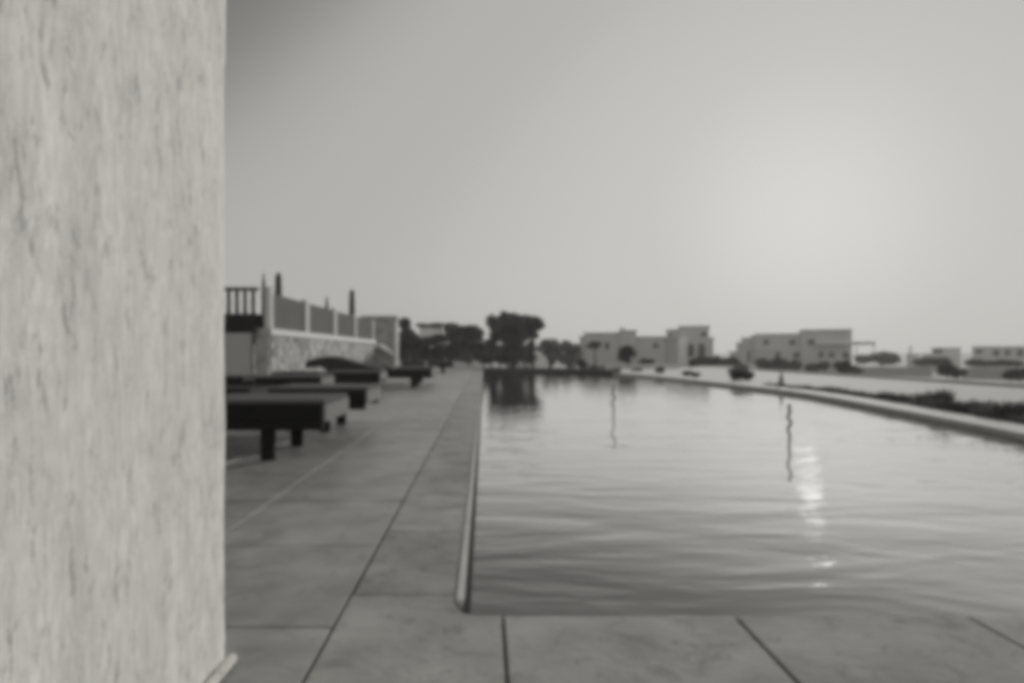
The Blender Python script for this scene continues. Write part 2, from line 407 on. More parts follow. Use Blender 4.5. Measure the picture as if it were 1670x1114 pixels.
# ------------------------------------------------------------------ loungers
def make_lounger(label, raised=False, side=1.0):
    t = thing('sun_lounger', label, 'sun lounger', (0, 0, 0), 'sun loungers lined up along the deck')
    W = .88
    fr = bmesh.new()
    for y in (0, W-.05): box(fr, -2.10, -.006, y, y+.05, .23 if y else .225, .30, bev=.006)
    for y in (.001, W-.041): box(fr, -.985, -.004, y, y+.04, .303, .418, bev=.004)
    box(fr, -2.1, -2.05, .052, W-.052, .227, .298, bev=.004)
    for k in range(14): box(fr, -1.95+.14*k, -1.89+.14*k, .052, W-.052, .272, .294)
    build('frame', fr, M['black_frame'], t)
    build('end_board', bx(-.003, .018, .004, W-.004, .285, .416, bev=.004), M['end_board'], t)
    for x in (-.47, -1.75):
        for y in (.02, W-.07):
            lg = bmesh.new(); box(lg, x, x+.105, y, y+.05, 0, .223, bev=.005); build('leg', lg, M['black_frame'], t)
    cu = bmesh.new(); box(cu, -.98, .012, .006, W-.006, .421, .45, bev=.008); build('seat_cushion', cu, M['cushion'], t)
    bc = bmesh.new()
    if raised:
        poly = [(-1.10, .298), (-1.14, .43), (-1.7, .56), (-2.15, .70), (-2.42, .71), (-2.80, .62), (-2.84, .44), (-2.5, .50), (-2.2, .306), (-1.3, .306)]
        prism_xz(bc, poly, 0, W)
        bmesh.ops.bevel(bc, geom=bc.edges[:], offset=.012, segments=2, affect='EDGES')
        for y in (.12, W-.16):
            sp = bmesh.new(); tube(sp, [(-1.75, y, .30), (-2.1, y, .56)], [.02, .02], 8)
            build('backrest_support', sp, M['black_metal'], t)
    else:
        box(bc, -2.02, -1.16, 0, W, .305, .43, bev=.012)
    build('back_cushion', bc, M['black_frame'] if not raised else M['cushion_dark'], t)
    return t
def copy_tree(o, parent=None):
    c = o.copy(); C.objects.link(c)
    if parent is not None: c.parent = parent
    for ch in o.children: copy_tree(ch, c)
    return c
l0 = make_lounger('black framed lounger nearest the camera, cut off by the plastered wall')
l0.location = (-1.19, 5.03, 0)
for (x, y, lab) in ((-1.19, 6.84, 'flat dark lounger second from the camera, just behind the nearest one'),
                    (-2.45, 10.2, 'flat dark lounger pushed back from the pool, third from the camera'),
                    (-1.95, 12.7, 'flat dark lounger set back a little, just before the one with the raised back'),
                    (-1.30, 17.6, 'flat dark lounger behind the one with the raised back'),
                    (-1.22, 26.6, 'small far lounger at the end of the row before the trees')):
    c = copy_tree(l0); c.location = (x, y, 0); c['label'] = lab
lr = make_lounger('dark lounger with its backrest raised into a hump, in front of the stone wall', True)
lr.location = (-1.19, 15.3, 0)

# ------------------------------------------------------------------ stone wall with panels
WX = -5.0
sw = thing('stone_wall', 'long rubble stone garden wall with a pale cap, left of the loungers', 'wall', (WX-.2, 15.8, 0))
def at(o, p): o.location = -Vector(p); return o
bm = bmesh.new(); box(bm, WX-.30, WX, 15.8, 31.0, -.05, 1.20)
ob = build('stone_face', bm, M['stone_wall'], sw); at(ob, sw.location)
# individual stones standing proud
bm = bmesh.new()
random.seed(11)
y = 15.86
zrows = [0.0, .17, .36, .52, .70, .88, 1.04, 1.19]
for a, b_ in zip(zrows, zrows[1:]):
    y = 15.84 + random.uniform(0, .15)
    while y < 30.8:
        l_ = random.uniform(.2, .55)
        box(bm, WX-.02, WX+random.uniform(.01, .045), y, y+l_-.025, a+.012, b_-.012, bev=.012)
        y += l_
M['stones'] = mat('cut_stone', .34, .85, .25, 2.5, .3, 12, island=.42)
ob = build('stones', bm, M['stones'], sw); at(ob, sw.location)
bm = bmesh.new(); box(bm, WX-.34, WX+.07, 15.78, 31.05, 1.202, 1.36, bev=.01)
ob = build('cap', bm, M['cap'], sw); at(ob, sw.location)
fence = thing('panel_fence', 'fence of grey panels between pale posts on top of the stone wall', 'fence', (WX, 15.8, 1.36))
posty = [15.8, 19.0, 22.6, 26.2, 30.4]
for y in posty:
    bm = bmesh.new(); box(bm, WX-.10, WX+.03, y, y+(.42 if y > 16 else .3), 1.362, 2.33 if y < 16 else 2.27, bev=.01)
    ob = build('post', bm, M['post'], fence); at(ob, fence.location)
for a, b_ in zip(posty, posty[1:]):
    bm = bmesh.new(); box(bm, WX-.06, WX-.03, a+(.42 if a > 16 else .3)+.02, b_-.02, 1.37, 2.2)
    ob = build('panel', bm, M['panel'], fence); at(ob, fence.location)
# plain wall at right angles with railing
pw = bmesh.new(); box(pw, -9.5, WX-.345, 15.6, 15.8, -.05, 1.245)
tag(build('rendered_wall', pw, M['plain_wall']), 'smooth grey rendered wall under the black railing', 'wall')
rl = thing('railing', 'black upright bar railing above the smooth grey wall', 'railing', (-6.5, 15.7, 1.25))
def rp_(name, bm, m): ob = build(name, bm, m, rl); at(ob, rl.location); return ob
rp_('top_rail', bx(-9.4, WX-.2, 15.67, 15.73, 2.22, 2.30, bev=.005), M['black_metal'])
rp_('bottom_rail', bx(-9.4, WX-.2, 15.67, 15.73, 1.27, 1.33, bev=.005), M['black_metal'])
for k in range(22):
    x = WX-.28-.187*k
    rp_('bar', bx(x-.075, x, 15.68, 15.72, 1.332, 2.218), M['black_metal'])
bm = bmesh.new(); box(bm, -9.0, WX-.36, 16.1, 16.6, 1.0, 1.72, bev=.02)
tag(build('planter_box', bm, M['black_metal']), 'black box planter behind the lower half of the railing', 'planter')
# posts rising behind the panels
def closed_parasol(x, yb, yt, wpx, d_, lab, thick):
    X, Y, Z = px(x, yt, d_)
    t = thing('closed_parasol' if thick else 'slim_post', lab, 'parasol' if thick else 'post', (X, Y, gz(X, Y)), 'dark uprights behind the panel fence')
    r_ = wpx/2/F*d_
    H = Z - gz(X, Y)
    bm = bmesh.new(); tube(bm, [(0, 0, 0), (0, 0, H-.3)], [r_*.35, r_*.35], 8); build('pole', bm, M['black_metal'], t)
    bm = bmesh.new()
    if thick: tube(bm, [(0, 0, H-1.5), (0, 0, H-1.2), (0, 0, H-.6), (0, 0, H-.15), (0, 0, H-.04), (0, 0, H)], [r_*.5, r_*1.1, r_, r_*.9, r_*.6, r_*.15], 12)
    else: tube(bm, [(0, 0, H-1.0), (0, 0, H-.42), (0, 0, H-.22), (0, 0, H)], [r_, r_, r_*.7, r_*.15], 10)
    build('canopy' if thick else 'tip', bm, M['bark'], t, True)
closed_parasol(454, 480, 444, 11.5, 18, 'thick dark round-topped upright behind the first grey panel', True)
closed_parasol(574, 500, 472, 9.5, 27, 'thick dark round-topped upright behind the far end of the fence', True)
closed_parasol(430, 480, 444, 7, 16.3, 'slim dark pointed post beside the first pale fence post', False)
closed_parasol(533, 500, 482, 6, 22.8, 'slim dark pointed post between the second and third panels', False)

# stone hut at the end of the stone wall
hut = thing('stone_hut', 'small stone hut beyond the panel fence with a pale sloping stair wall', 'building', (-6, 33, 0))
def hp(name, bm, m): ob = build(name, bm, m, hut); at(ob, hut.location); return ob
hp('wall', bx(xpx(594, 33), xpx(645, 33), 33, 34.2, -.1, zpx(520, 33)), M['stone_wall'])
hp('roof', bx(xpx(588, 33), xpx(648, 33), 32.9, 34.3, zpx(520, 33)+.003, zpx(515, 33), bev=.02), M['house_dark'])
hp('door', bx(xpx(592, 31), xpx(603, 31), 31.06, 31.2, -.05, zpx(566, 31)), M['bark'])
bm = bmesh.new(); prism_xz(bm, [(xpx(603, 32), zpx(566, 32)), (xpx(622, 32), zpx(567, 32)), (xpx(642, 32), zpx(580, 32)), (xpx(642, 32), 0), (xpx(603, 32), 0)], 31.6, 32.2)
hp('stair_wall', bm, M['plain_wall'])
bm = bmesh.new(); prism_xz(bm, [(xpx(602, 32), zpx(566, 32)+.003), (xpx(602, 32), zpx(560, 32)), (xpx(622, 32), zpx(561, 32)), (xpx(643, 32), zpx(575, 32)), (xpx(643, 32), zpx(580, 32)), (xpx(622, 32), zpx(567, 32)+.003)], 31.3, 32.4)
hp('stair_cap', bm, M['white_wall'])

# ------------------------------------------------------------------ vegetation
def leaf_cloud(bm, centres, n, size, seed=1):
    rnd = random.Random(seed)
    subs = []
    for (cx, cy, cz, rx, ry, rz) in centres:
        for _ in range(9):
            u = Vector((rnd.gauss(0, 1), rnd.gauss(0, 1), rnd.gauss(0, 1))).normalized()*rnd.uniform(.25, .85)
            q = rnd.uniform(.32, .56)
            subs.append((cx+u.x*rx, cy+u.y*ry, cz+u.z*rz, rx*q, ry*q, rz*q))
        subs.append((cx, cy, cz, rx*.8, ry*.8, rz*.8))
    centres = subs
    tot = sum(c[3]*c[4]*c[5] for c in centres)
    for (cx, cy, cz, rx, ry, rz) in centres:
        k = int(n*rx*ry*rz/tot)+6
        for _ in range(k):
            while True:
                u = Vector((rnd.uniform(-1, 1), rnd.uniform(-1, 1), rnd.uniform(-1, 1)))
                if u.length <= 1: break
            l_ = u.length
            if l_ > 0: u = u/l_*(l_**.55)
            f = 1 + .22*noise.noise(Vector((u.x*2.3+cx, u.y*2.3+cy, u.z*2.3+cz)))
            p = Vector((cx+u.x*rx*f, cy+u.y*ry*f, cz+u.z*rz*f))
            s_ = size*rnd.uniform(.6, 1.4)
            a = Vector((rnd.gauss(0, 1), rnd.gauss(0, 1), rnd.gauss(0, 1))).normalized(); b_ = a.orthogonal().normalized()
            b_ = Matrix.Rotation(rnd.uniform(0, 6.28), 3, a) @ b_; c_ = a.cross(b_)
            vs = [bm.verts.new(p + b_*s_ ), bm.verts.new(p + c_*s_*.5), bm.verts.new(p - b_*s_), bm.verts.new(p - c_*s_*.5)]
            bm.faces.new(vs)
def plain_build(name, bm, m, parent):
    me = bpy.data.meshes.new(name); bm.to_mesh(me); bm.free(); me.materials.append(m)
    return link(bpy.data.objects.new(name, me), parent)
def tree(label, d_, blobs, trunk, m='leaf', n=3500, size=.07, cat='tree', name='tree', group=None, seed=1, depth=1.0):
    """blobs: pixel ellipses (x, y, rx, ry); trunk: (x, ybase, ytop, wpx)"""
    k = d_/F
    bx_, by_ = trunk[0], trunk[1]
    base = Vector((xpx(bx_, d_), d_, gz(xpx(bx_, d_), d_)))
    t = thing(name, label, cat, base, group)
    bm = bmesh.new()
    top = Vector((xpx(trunk[0], d_), d_, zpx(trunk[2], d_))) - base
    r_ = trunk[3]*k/2
    tube(bm, [(0, 0, -.1), (top.x*.3+.03*r_, 0, top.z*.5), top], [r_*1.3, r_, r_*.8], 8)
    for i, bl in enumerate(blobs):
        c = Vector((xpx(bl[0], d_), d_ + (.3 if i % 2 else -.3)*bl[2]*k, zpx(bl[1], d_))) - base
        tube(bm, [top*.9, (top*.9+c)*.5 + Vector((0, 0, -.05)), c], [r_*.6, r_*.4, r_*.12], 6)
    build('trunk', bm, M['bark'], t, True)
    bm = bmesh.new()
    cs = []
    rnd = random.Random(seed)
    for i, (x, y, rx, ry) in enumerate(blobs):
        c = Vector((xpx(x, d_), d_ + rnd.uniform(-.35, .35)*rx*k*depth, zpx(y, d_))) - base
        cs.append((c.x, c.y, c.z, rx*k, rx*k*depth, ry*k))
    leaf_cloud(bm, cs, n, size, seed)
    plain_build('crown', bm, M[m], t)
    return t
def bush(label, d_, blobs, m='leaf', n=900, size=.05, group=None, seed=3, name='bush', base_z=None, cat='bush'):
    k = d_/F
    x0 = sum(b_[0] for b_ in blobs)/len(blobs)
    X = xpx(x0, d_)
    bz = gz(X, d_) if base_z is None else base_z
    t = thing(name, label, cat, (X, d_, bz), group)
    bm = bmesh.new(); cs = []
    rnd = random.Random(seed)
    for (x, y, rx, ry) in blobs:
        cs.append((xpx(x, d_)-X, rnd.uniform(-.2, .2)*rx*k, zpx(y, d_)-bz, rx*k, rx*k*.7, ry*k))
    leaf_cloud(bm, cs, n, size, seed)
    plain_build('foliage', bm, M[m], t)
    for (cx, cy, cz, rx, ry, rz) in cs:
        bm = bmesh.new(); tube(bm, [(cx, cy, -.03), (cx, cy, cz)], [rx*.05+.006, rx*.02+.003], 5); build('stem', bm, M['bark'], t)
    return t
def hedge(label, d_, x0, x1, y0, y1, m='leaf', n=2500, size=.07, seed=4, group=None, thick=1.0):
    k = d_/F; cx = (x0+x1)/2
    X = xpx(cx, d_); bz = min(gz(X, d_), zpx(y1, d_))
    t = thing('hedge', label, 'hedge', (X, d_, bz), group)
    rnd = random.Random(seed); cs = []
    nb = max(3, int((x1-x0)/((y1-y0)*.8)))
    for i in range(nb):
        x = x0 + (x1-x0)*(i+.5)/nb; h_ = (y1-y0)*rnd.uniform(.42, .58)
        cs.append((xpx(x, d_)-X, rnd.uniform(-.2, .2), zpx(y1-h_, d_)-bz, (x1-x0)/nb*k*.75, thick, h_*k))
    bm = bmesh.new(); leaf_cloud(bm, cs, n, size, seed); plain_build('foliage', bm, M[m], t)
    for c in cs:
        bm = bmesh.new(); tube(bm, [(c[0], 0, -.05), (c[0], 0, c[2])], [.04, .02], 5); build('stem', bm, M['bark'], t)
    return t
# big tree in the middle
tree('spreading dark tree at the far end of the pool, taller than its neighbours', 42,
     [(812, 528, 17, 17), (835, 522, 20, 15), (860, 524, 18, 14), (876, 530, 13, 12), (845, 545, 26, 16), (818, 548, 16, 14), (868, 545, 12, 10), (800, 522, 9, 8), (836, 563, 14, 14), (845, 530, 34, 20), (822, 512, 8, 6), (806, 545, 12, 16), (800, 562, 14, 12), (822, 570, 14, 12), (848, 572, 12, 12), (866, 562, 8, 12)],
     (836, 600, 565, 10), n=17000, size=.085, seed=5)
tree('dark tree filling the gap just left of the big spreading tree', 46, [(745, 541, 26, 12), (770, 545, 22, 18), (765, 535, 18, 6), (750, 560, 18, 14), (778, 568, 16, 14)], (765, 595, 560, 5), n=6000, size=.10, seed=6)
tree('flat-topped dark tree beside the stone hut', 40, [(660, 528, 13, 12), (664, 548, 15, 18), (655, 570, 12, 16), (675, 560, 14, 20)], (662, 592, 560, 6), n=5000, size=.09, seed=7)
tree('dark tree with a low canopy under the small white patch', 43, [(700, 556, 20, 9), (718, 551, 20, 8), (690, 572, 16, 14), (716, 574, 14, 14), (738, 574, 12, 14)], (708, 592, 565, 5), n=5000, size=.09, seed=8)
tree('thin row of high foliage above the small white patch', 50, [(690, 531, 12, 4), (712, 530, 14, 4), (735, 531, 14, 4)], (735, 595, 535, 4), n=1800, size=.09, seed=9)
tree('grey-green tree just right of the big spreading tree', 50, [(893, 563, 11, 9), (908, 570, 10, 14), (900, 585, 10, 10)], (898, 597, 570, 4), 'leaf2', n=2600, size=.10, seed=10)
tree('second grey-green tree right of the big spreading tree', 52, [(925, 565, 14, 9), (938, 572, 10, 12), (928, 585, 14, 10)], (926, 598, 570, 4), 'leaf2', n=3000, size=.10, seed=12)
hedge('long dim hedge behind the trees at the end of the deck', 57, 640, 945, 556, 597, 'leaf', 9000, .13, seed=71)
# low white house glimpsed between the trees
gh = bmesh.new(); box(gh, xpx(684, 60), xpx(722, 60), 60, 64, gz(-5, 60), zpx(533, 60))
t = thing('white_shed', 'small white building glimpsed between dark canopies', 'building', (xpx(703, 60), 60, 0))
o = build('wall', gh, M['white_wall'], t); at(o, t.location)
o = build('roof', bx(xpx(683, 60), xpx(723, 60), 59.9, 64.1, zpx(533, 60)+.003, zpx(531, 60)), M['roof'], t); at(o, t.location)
# hedge along far end + parapet
hedge('low black clipped hedge under the big spreading tree', 34, 782, 874, 577, 592, n=3000, size=.06, seed=21)
tag(build('parapet', ribbon(far_edge, offset(far_edge, .34), -.2, .15), M['dark_stone']), 'low dark parapet across the far end of the pool', 'wall')
pl = bmesh.new(); tube(pl, [(0, 0, 0), (0, 0, 1.22)], [.06, .05], 8)
t = thing('lamp_post', 'slim dark post at the right side of the big spreading tree', 'post', (xpx(869, 30), 30, 0))
build('pole', pl, M['black_metal'], t); build('head', bx(-.09, .09, -.09, .09, 1.222, 1.34, bev=.01), M['black_metal'], t)
bm = bmesh.new(); prism_xz(bm, [(xpx(873, 38), 0), (xpx(896, 38), 0), (xpx(891, 38), zpx(584, 38)), (xpx(880, 38), zpx(572, 38)), (xpx(873, 38), zpx(572, 38))], 38, 39)
tag(build('white_gable', bm, M['white_wall']), 'small white sloping gable wall right of the slim dark post', 'wall')

# ------------------------------------------------------------------ outer low white wall and gravel bed, plants
oe = offset(edge, .44)
sel = [p for p in oe if p[1] > 2.6 and p[0] > 1.0]
# pale terrace floor that runs from the rim to a straight outer kerb
bm = bmesh.new()
out = []
for p in sel:
    y = p[1]
    out.append((12.9 - .0*y, y*1.35))
a = [bm.verts.new((p[0], p[1], -.045)) for p in sel]; b_ = [bm.verts.new((p[0], p[1], -.045)) for p in out]
for i in range(len(a)-1): bm.faces.new((a[i], b_[i], b_[i+1], a[i+1]))
struct(build('terrace', bm, M['gravel']))
tag(build('kerb', bx(12.9, 13.1, 3.0, 34, -.5, .03, bev=.01), M['field_wall']), 'low grey kerb along the outer edge of the pale terrace', 'kerb')

def grass_clump(label, x, d_, wpx, hpx, m='leaf', n=160, seed=1, group=None, ybase=None, cat='plant'):
    k = d_/F; X = xpx(x, d_); bz = -.05
    t = thing('grass_plant', label, cat, (X, d_, bz), group)
    rnd = random.Random(seed); bm = bmesh.new(); w_ = wpx*k/2; h_ = hpx*k
    for i in range(n):
        a = rnd.uniform(0, 6.28); r_ = abs(rnd.gauss(0, .5))*w_*.5; l_ = h_*rnd.uniform(.55, 1.05)
        p = Vector((math.cos(a)*r_, math.sin(a)*r_, 0)); out = Vector((math.cos(a), math.sin(a), 0))*w_*rnd.uniform(.3, 1.0)
        wd = rnd.uniform(.008, .016); sd = Vector((-math.sin(a), math.cos(a), 0))*wd
        q1 = p + out*.45 + Vector((0, 0, l_*.6)); q2 = p + out + Vector((0, 0, l_*rnd.uniform(.8, 1)))
        v = [bm.verts.new(p-sd), bm.verts.new(p+sd), bm.verts.new(q1+sd), bm.verts.new(q1-sd), bm.verts.new(q2)]
        bm.faces.new((v[0], v[1], v[2], v[3])); bm.faces.new((v[3], v[2], v[4]))
    plain_build('blades', bm, M[m], t)
    bm = bmesh.new(); cs = [(0, 0, h_*.35, w_*.8, w_*.7, h_*.38)]
    leaf_cloud(bm, cs, int(n*1.0), .018, seed); plain_build('leaves', bm, M[m], t)
    return t
G = 'plants growing outside the curved rim'
# depth such that the base lies just beyond the rim
def back_d(x):
    best = None
    o_ = offset(edge, .62)
    for i in range(len(o_)-1):
        (xa, ya), (xb, yb) = o_[i], o_[i+1]
        if ya > 4:
            pa = 790+F*xa/ya; pb = 790+F*xb/yb
            if (pa-x)*(pb-x) <= 0 and ya < 20:
                u = (pa-x)/(pa-pb) if pa != pb else 0
                best = ya+(yb-ya)*u
                break
    return best or 10
plants = [(1663, 46, 40, 'leaf_soft', 'tall dark spiky plant at the right edge of the picture beyond the rim'),
          (1636, 40, 36, 'leaf2', 'dark spiky plant immediately right of the small pale post'),
          (1592, 34, 28, 'leaf_soft', 'rounded dark plant immediately left of the small pale post'),
          (1565, 34, 24, 'leaf2', 'dark leafy plant two along to the left of the small pale post'),
          (1538, 38, 38, 'leaf2', 'tall feathery plant between the pale grass and the dark leafy plants'),
          (1508, 32, 30, 'leaf3', 'pale dry grass tuft among the dark plants on the rim side'),
          (1470, 46, 22, 'leaf2', 'wide low dark plant just left of the pale dry grass tuft'),
          (1443, 30, 20, 'leaf2', 'small dark plant at the left end of the wide low dark plant'),
          (1410, 30, 14, 'leaf2', 'low grey-green plant along the thin far part of the rim'),
          (1384, 26, 11, 'leaf2', 'very low grey-green plant, second from the left of the rim row'),
          (1350, 30, 10, 'leaf2', 'very low grey-green plant at the left end of the rim row')]
for i, (x, wp, hp_, m, lab) in enumerate(plants):
    d_ = back_d(x) + .35
    grass_clump(lab, x, d_, wp*1.15, hp_*1.15, m, n=260, seed=30+i, group=G)
rnd = random.Random(91); bm = bmesh.new(); o1 = offset(edge, .55); o2 = offset(edge, 1.15)
sp_ = [i for i in range(len(o1)-1) if 5.5 < o1[i][1] < 15.5 and o1[i][0] > 4]
for i in sp_:
    for _ in range(620):
        u, v_ = rnd.random(), rnd.random()**1.4
        ax = o1[i][0]+(o1[i+1][0]-o1[i][0])*u; ay = o1[i][1]+(o1[i+1][1]-o1[i][1])*u
        bx2 = o2[i][0]+(o2[i+1][0]-o2[i][0])*u; by2 = o2[i][1]+(o2[i+1][1]-o2[i][1])*u
        p = Vector((ax+(bx2-ax)*v_, ay+(by2-ay)*v_, -.05))
        dn = .5+.9*noise.noise(p*1.6)
        if rnd.random() > dn+.25: continue
        l_ = (.05+.17*max(0, dn))*rnd.uniform(.4, 1.3)*(1.0 if p.y < 10 else .7); an = rnd.uniform(0, 6.28); o_ = Vector((math.cos(an), math.sin(an), 0))
        sd = Vector((-o_.y, o_.x, 0))*rnd.uniform(.005, .012); q1 = p+o_*l_*.25+Vector((0, 0, l_*.6)); q2 = p+o_*l_*.7+Vector((0, 0, l_))
        w_ = [bm.verts.new(p-sd), bm.verts.new(p+sd), bm.verts.new(q1+sd*1.6), bm.verts.new(q1-sd*1.6), bm.verts.new(q2)]
        bm.faces.new(w_[:4]); bm.faces.new((w_[3], w_[2], w_[4]))
sc_o = plain_build('ground_cover', bm, M['leaf2'], None); sc_o['kind'] = 'stuff'
tag(sc_o, 'thin feathery strip of low scrub running along the outside of the curved rim', 'ground cover')
t = thing('marker_post', 'small pale square post standing among the dark plants', 'post', (xpx(1610, back_d(1610)+.2), back_d(1610)+.2, -.05))
build('shaft', bx(-.025, .025, -.025, .025, 0, .17, bev=.003), M['white_wall'], t); build('cap', bx(-.032, .032, -.032, .032, .172, .19, bev=.003), M['white_wall'], t)
t = thing('cone_stand', 'small dark cone-shaped stand beyond the rim in front of the white wall', 'stand', (xpx(1274, 16), 16, -.05))
bm = bmesh.new(); tube(bm, [(0, 0, 0), (0, 0, .05), (0, 0, .16), (0, 0, .34)], [.12, .11, .06, .03], 12); build('base', bm, M['streak'], t, True)
bm = bmesh.new(); tube(bm, [(0, 0, .34), (0, 0, .47)], [.02, .015], 8); build('spike', bm, M['streak'], t, True)
bush('wide dark bush just beyond the rim left of the cone-shaped stand', 18.5, [(1205, 612, 12, 8), (1220, 613, 10, 8), (1196, 614, 8, 6)], 'leaf', 1500, .035, seed=41, base_z=-.05)
bush('pale green mound rising behind the wide dark bush', 21, [(1208, 602, 15, 9), (1195, 606, 10, 7)], 'leaf3', 1300, .04, seed=42, base_z=-.05)
bush('small dark bush beyond the rim in front of the arched house', 22, [(1120, 609, 9, 5), (1133, 611, 9, 4)], 'leaf', 900, .035, seed=43, base_z=-.05)
bush('tiny dark shrub beyond the rim below the grey house corner', 24, [(1075, 604, 8, 6)], 'leaf2', 600, .04, seed=44, base_z=-.05)
bush('low shrub beyond the rim under the round dark tree', 31, [(1005, 603, 8, 4)], 'leaf2', 500, .04, seed=45, base_z=-.05)
bush('low shrub to the right of the one under the round dark tree', 31, [(1040, 604, 12, 3)], 'leaf2', 500, .04, seed=46, base_z=-.05)
bush('black round bush at the right end of the dark parapet', 31, [(948, 592, 9, 8)], 'leaf', 1300, .05, seed=47)
bush('low dark bush right of the black round bush by the parapet', 32, [(968, 600, 10, 4), (980, 601, 8, 3)], 'leaf', 900, .05, seed=48)

# ------------------------------------------------------------------ buildings beyond
class Frame:
    """a house stands square to the line of sight from the pool"""
    def __init__(self, xc, d_):
        self.xc, self.d = xc, d_; self.X = xpx(xc, d_); self.az = math.atan2(self.X, d_); self.c = math.cos(self.az); self.bz = gz(self.X, d_)
    def u(self, x): return (x-self.xc)/F*self.d*self.c
    def z(self, y): return zpx(y, self.d)-self.bz
def house(label, d_, vols, wins, depth=8, cat='house', name='house', roofs=True, m='house'):
    xs_ = [v[0] for v in vols]+[v[1] for v in vols]; f = Frame((min(xs_)+max(xs_))/2, d_)
    t = thing(name, label, cat, (f.X, d_, f.bz), rz=-f.az); t_frames[t.name] = f
    for (x0, x1, yt, yb, dy, mm_) in vols:
        z0 = -.4 if yb is None else f.z(yb)
        build('wall', bx(f.u(x0), f.u(x1), dy, dy+depth, z0, f.z(yt)), M[mm_ or m], t)
        if roofs: build('roof', bx(f.u(x0)-.1, f.u(x1)+.1, dy-.1, dy+depth+.1, f.z(yt)+.003, f.z(yt)+.16), M['roof'], t)
    for (x0, x1, y0, y1, dy, kind) in wins:
        a0, a1, z1, z0 = f.u(x0), f.u(x1), f.z(y0), f.z(y1)
        bm = bmesh.new()
        if kind == 'arch':
            n_ = 10; r_ = (a1-a0)/2; cz = z1-r_
            poly = [(a0, z0), (a1, z0)] + [(a0+r_+r_*math.cos(math.pi*k/n_), cz+r_*math.sin(math.pi*k/n_)) for k in range(n_+1)]
            prism_xz(bm, poly, dy-.02, dy+.3)
            build('archway', bm, M['window'], t)
        elif kind == 'band':
            box(bm, a0, a1, dy-.9, dy-.003, z0, z1)
            build('balcony', bm, M['white_wall'], t)
        else:
            e = .08
            for q_ in ((a0-e, a1+e, z1, z1+e), (a0-e, a1+e, z0-e, z0), (a0-e, a0, z0+.002, z1-.002), (a1, a1+e, z0+.002, z1-.002)): box(bm, q_[0], q_[1], dy-.06, dy+.1, q_[2], q_[3])
            f_ = build('window', bm, M['frame'], t)
            build('pane', bx(a0+.002, a1-.002, dy-.02, dy+.1, z0+.002, z1-.002), M['window'], f_)
    return t
t_frames = {}
h1 = house('long low grey flat-roofed house behind the round dark tree', 62,
      [(952, 1011, 545, None, 0, 'house'), (1011.3, 1037, 541.5, None, -.3, 'house'), (1037.3, 1086, 551.5, None, .4, 'house'), (944, 951.7, 551, None, .5, 'house'), (1086.3, 1105, 553, None, .2, 'house_dark')],
      [(987, 993, 559, 569, 0, 'win'), (1066, 1073, 560, 567, .4, 'win')])
f = t_frames[h1.name]
build('chimney', bx(f.u(1011), f.u(1018), 1, 2, f.z(541)+.17, f.z(534)), M['house'], h1)
h2 = house('taller grey house with two dark arches and a pale facade strip', 72,
      [(1107, 1156, 534, None, 0, 'house'), (1086, 1106.7, 539, 556, .6, 'house'), (1156.3, 1163, 553, None, .3, 'house')],
      [(1121, 1132, 561, 582, 0, 'arch'), (1138, 1150, 560, 580, 0, 'arch'), (1144, 1151, 542, 549, 0, 'win'), (1091, 1094, 543, 550, .6, 'win')])
f = t_frames[h2.name]
build('pale_facade', bx(f.u(1106), f.u(1121), -.3, -.02, -.3, f.z(549)), M['white_bright'], h2)
h3 = house('long two-storey grey building stepping down at its left end', 88,
      [(1230, 1305, 546, None, 0, 'house'), (1305.3, 1385, 541, None, -.4, 'house'), (1222, 1229.7, 549, None, .6, 'house'), (1206, 1221.7, 552, None, .9, 'house'), (1197, 1205.7, 560, None, 1.2, 'house'), (1185, 1196.7, 575, None, 1.5, 'house')],
      [(1288, 1297, 554, 563, 0, 'win'), (1317, 1327, 554, 562, -.4, 'win'), (1330, 1383, 557, 562, -.4, 'band'), (1217, 1221, 573, 590, .9, 'win'), (1294, 1303, 575, 584, 0, 'win'), (1334, 1341, 574, 583, -.4, 'win'), (1350, 1358, 575, 582, -.4, 'win'), (1372, 1380, 575, 584, -.4, 'win'), (1245, 1253, 554, 562, 0, 'win'), (1265, 1272, 575, 583, 0, 'win')])
f = t_frames[h3.name]
build('roof_parapet', bx(f.u(1306), f.u(1384), -.7, -.52, f.z(541)+.17, f.z(538)), M['house'], h3)
build('floor_band', bx(f.u(1230), f.u(1304), -.12, -.003, f.z(570), f.z(567)), M['house2'], h3)
f = Frame(1406, 86)
t = thing('pergola', 'thin flat pergola roof sticking out right of the long two-storey building', 'pergola', (f.X, 86, f.bz), rz=-f.az)
build('beam', bx(f.u(1386.5), f.u(1427), -1, 2, f.z(562), f.z(558)), M['house_dark'], t)
for x in (1396, 1424): build('post', bx(f.u(x), f.u(x+1.5), 0, .15, -.3, f.z(562)-.003), M['house_dark'], t)
house('small pale house with a dark window between two hedges at the right', 95, [(1519, 1566, 569, None, 0, 'house2'), (1505, 1518.7, 579, None, .5, 'house2')], [(1523, 1536, 570.5, 576, 0, 'win')], depth=5)
house('long pale flat-roofed house with three dark windows at the right edge', 85, [(1584, 1700, 567, None, 0, 'house2')], [(1620, 1629, 571, 580, 0, 'win'), (1639, 1647, 571, 579, 0, 'win'), (1659, 1668, 571, 580, 0, 'win'), (1590, 1600, 571, 576, 0, 'win')], depth=5)
house('pale shed roof between the rounded trees at the right', 105, [(1478, 1500, 579, None, 0, 'house2')], [], depth=4)
f = Frame(1484, 104)
t = thing('chimney_pole', 'thin leaning pole above the pale shed', 'pole', (f.X, 104, f.bz))
bm = bmesh.new(); tube(bm, [(-.1, 0, 0), (.1, 0, f.z(564))], [.16, .12], 8); build('shaft', bm, M['house_dark'], t)
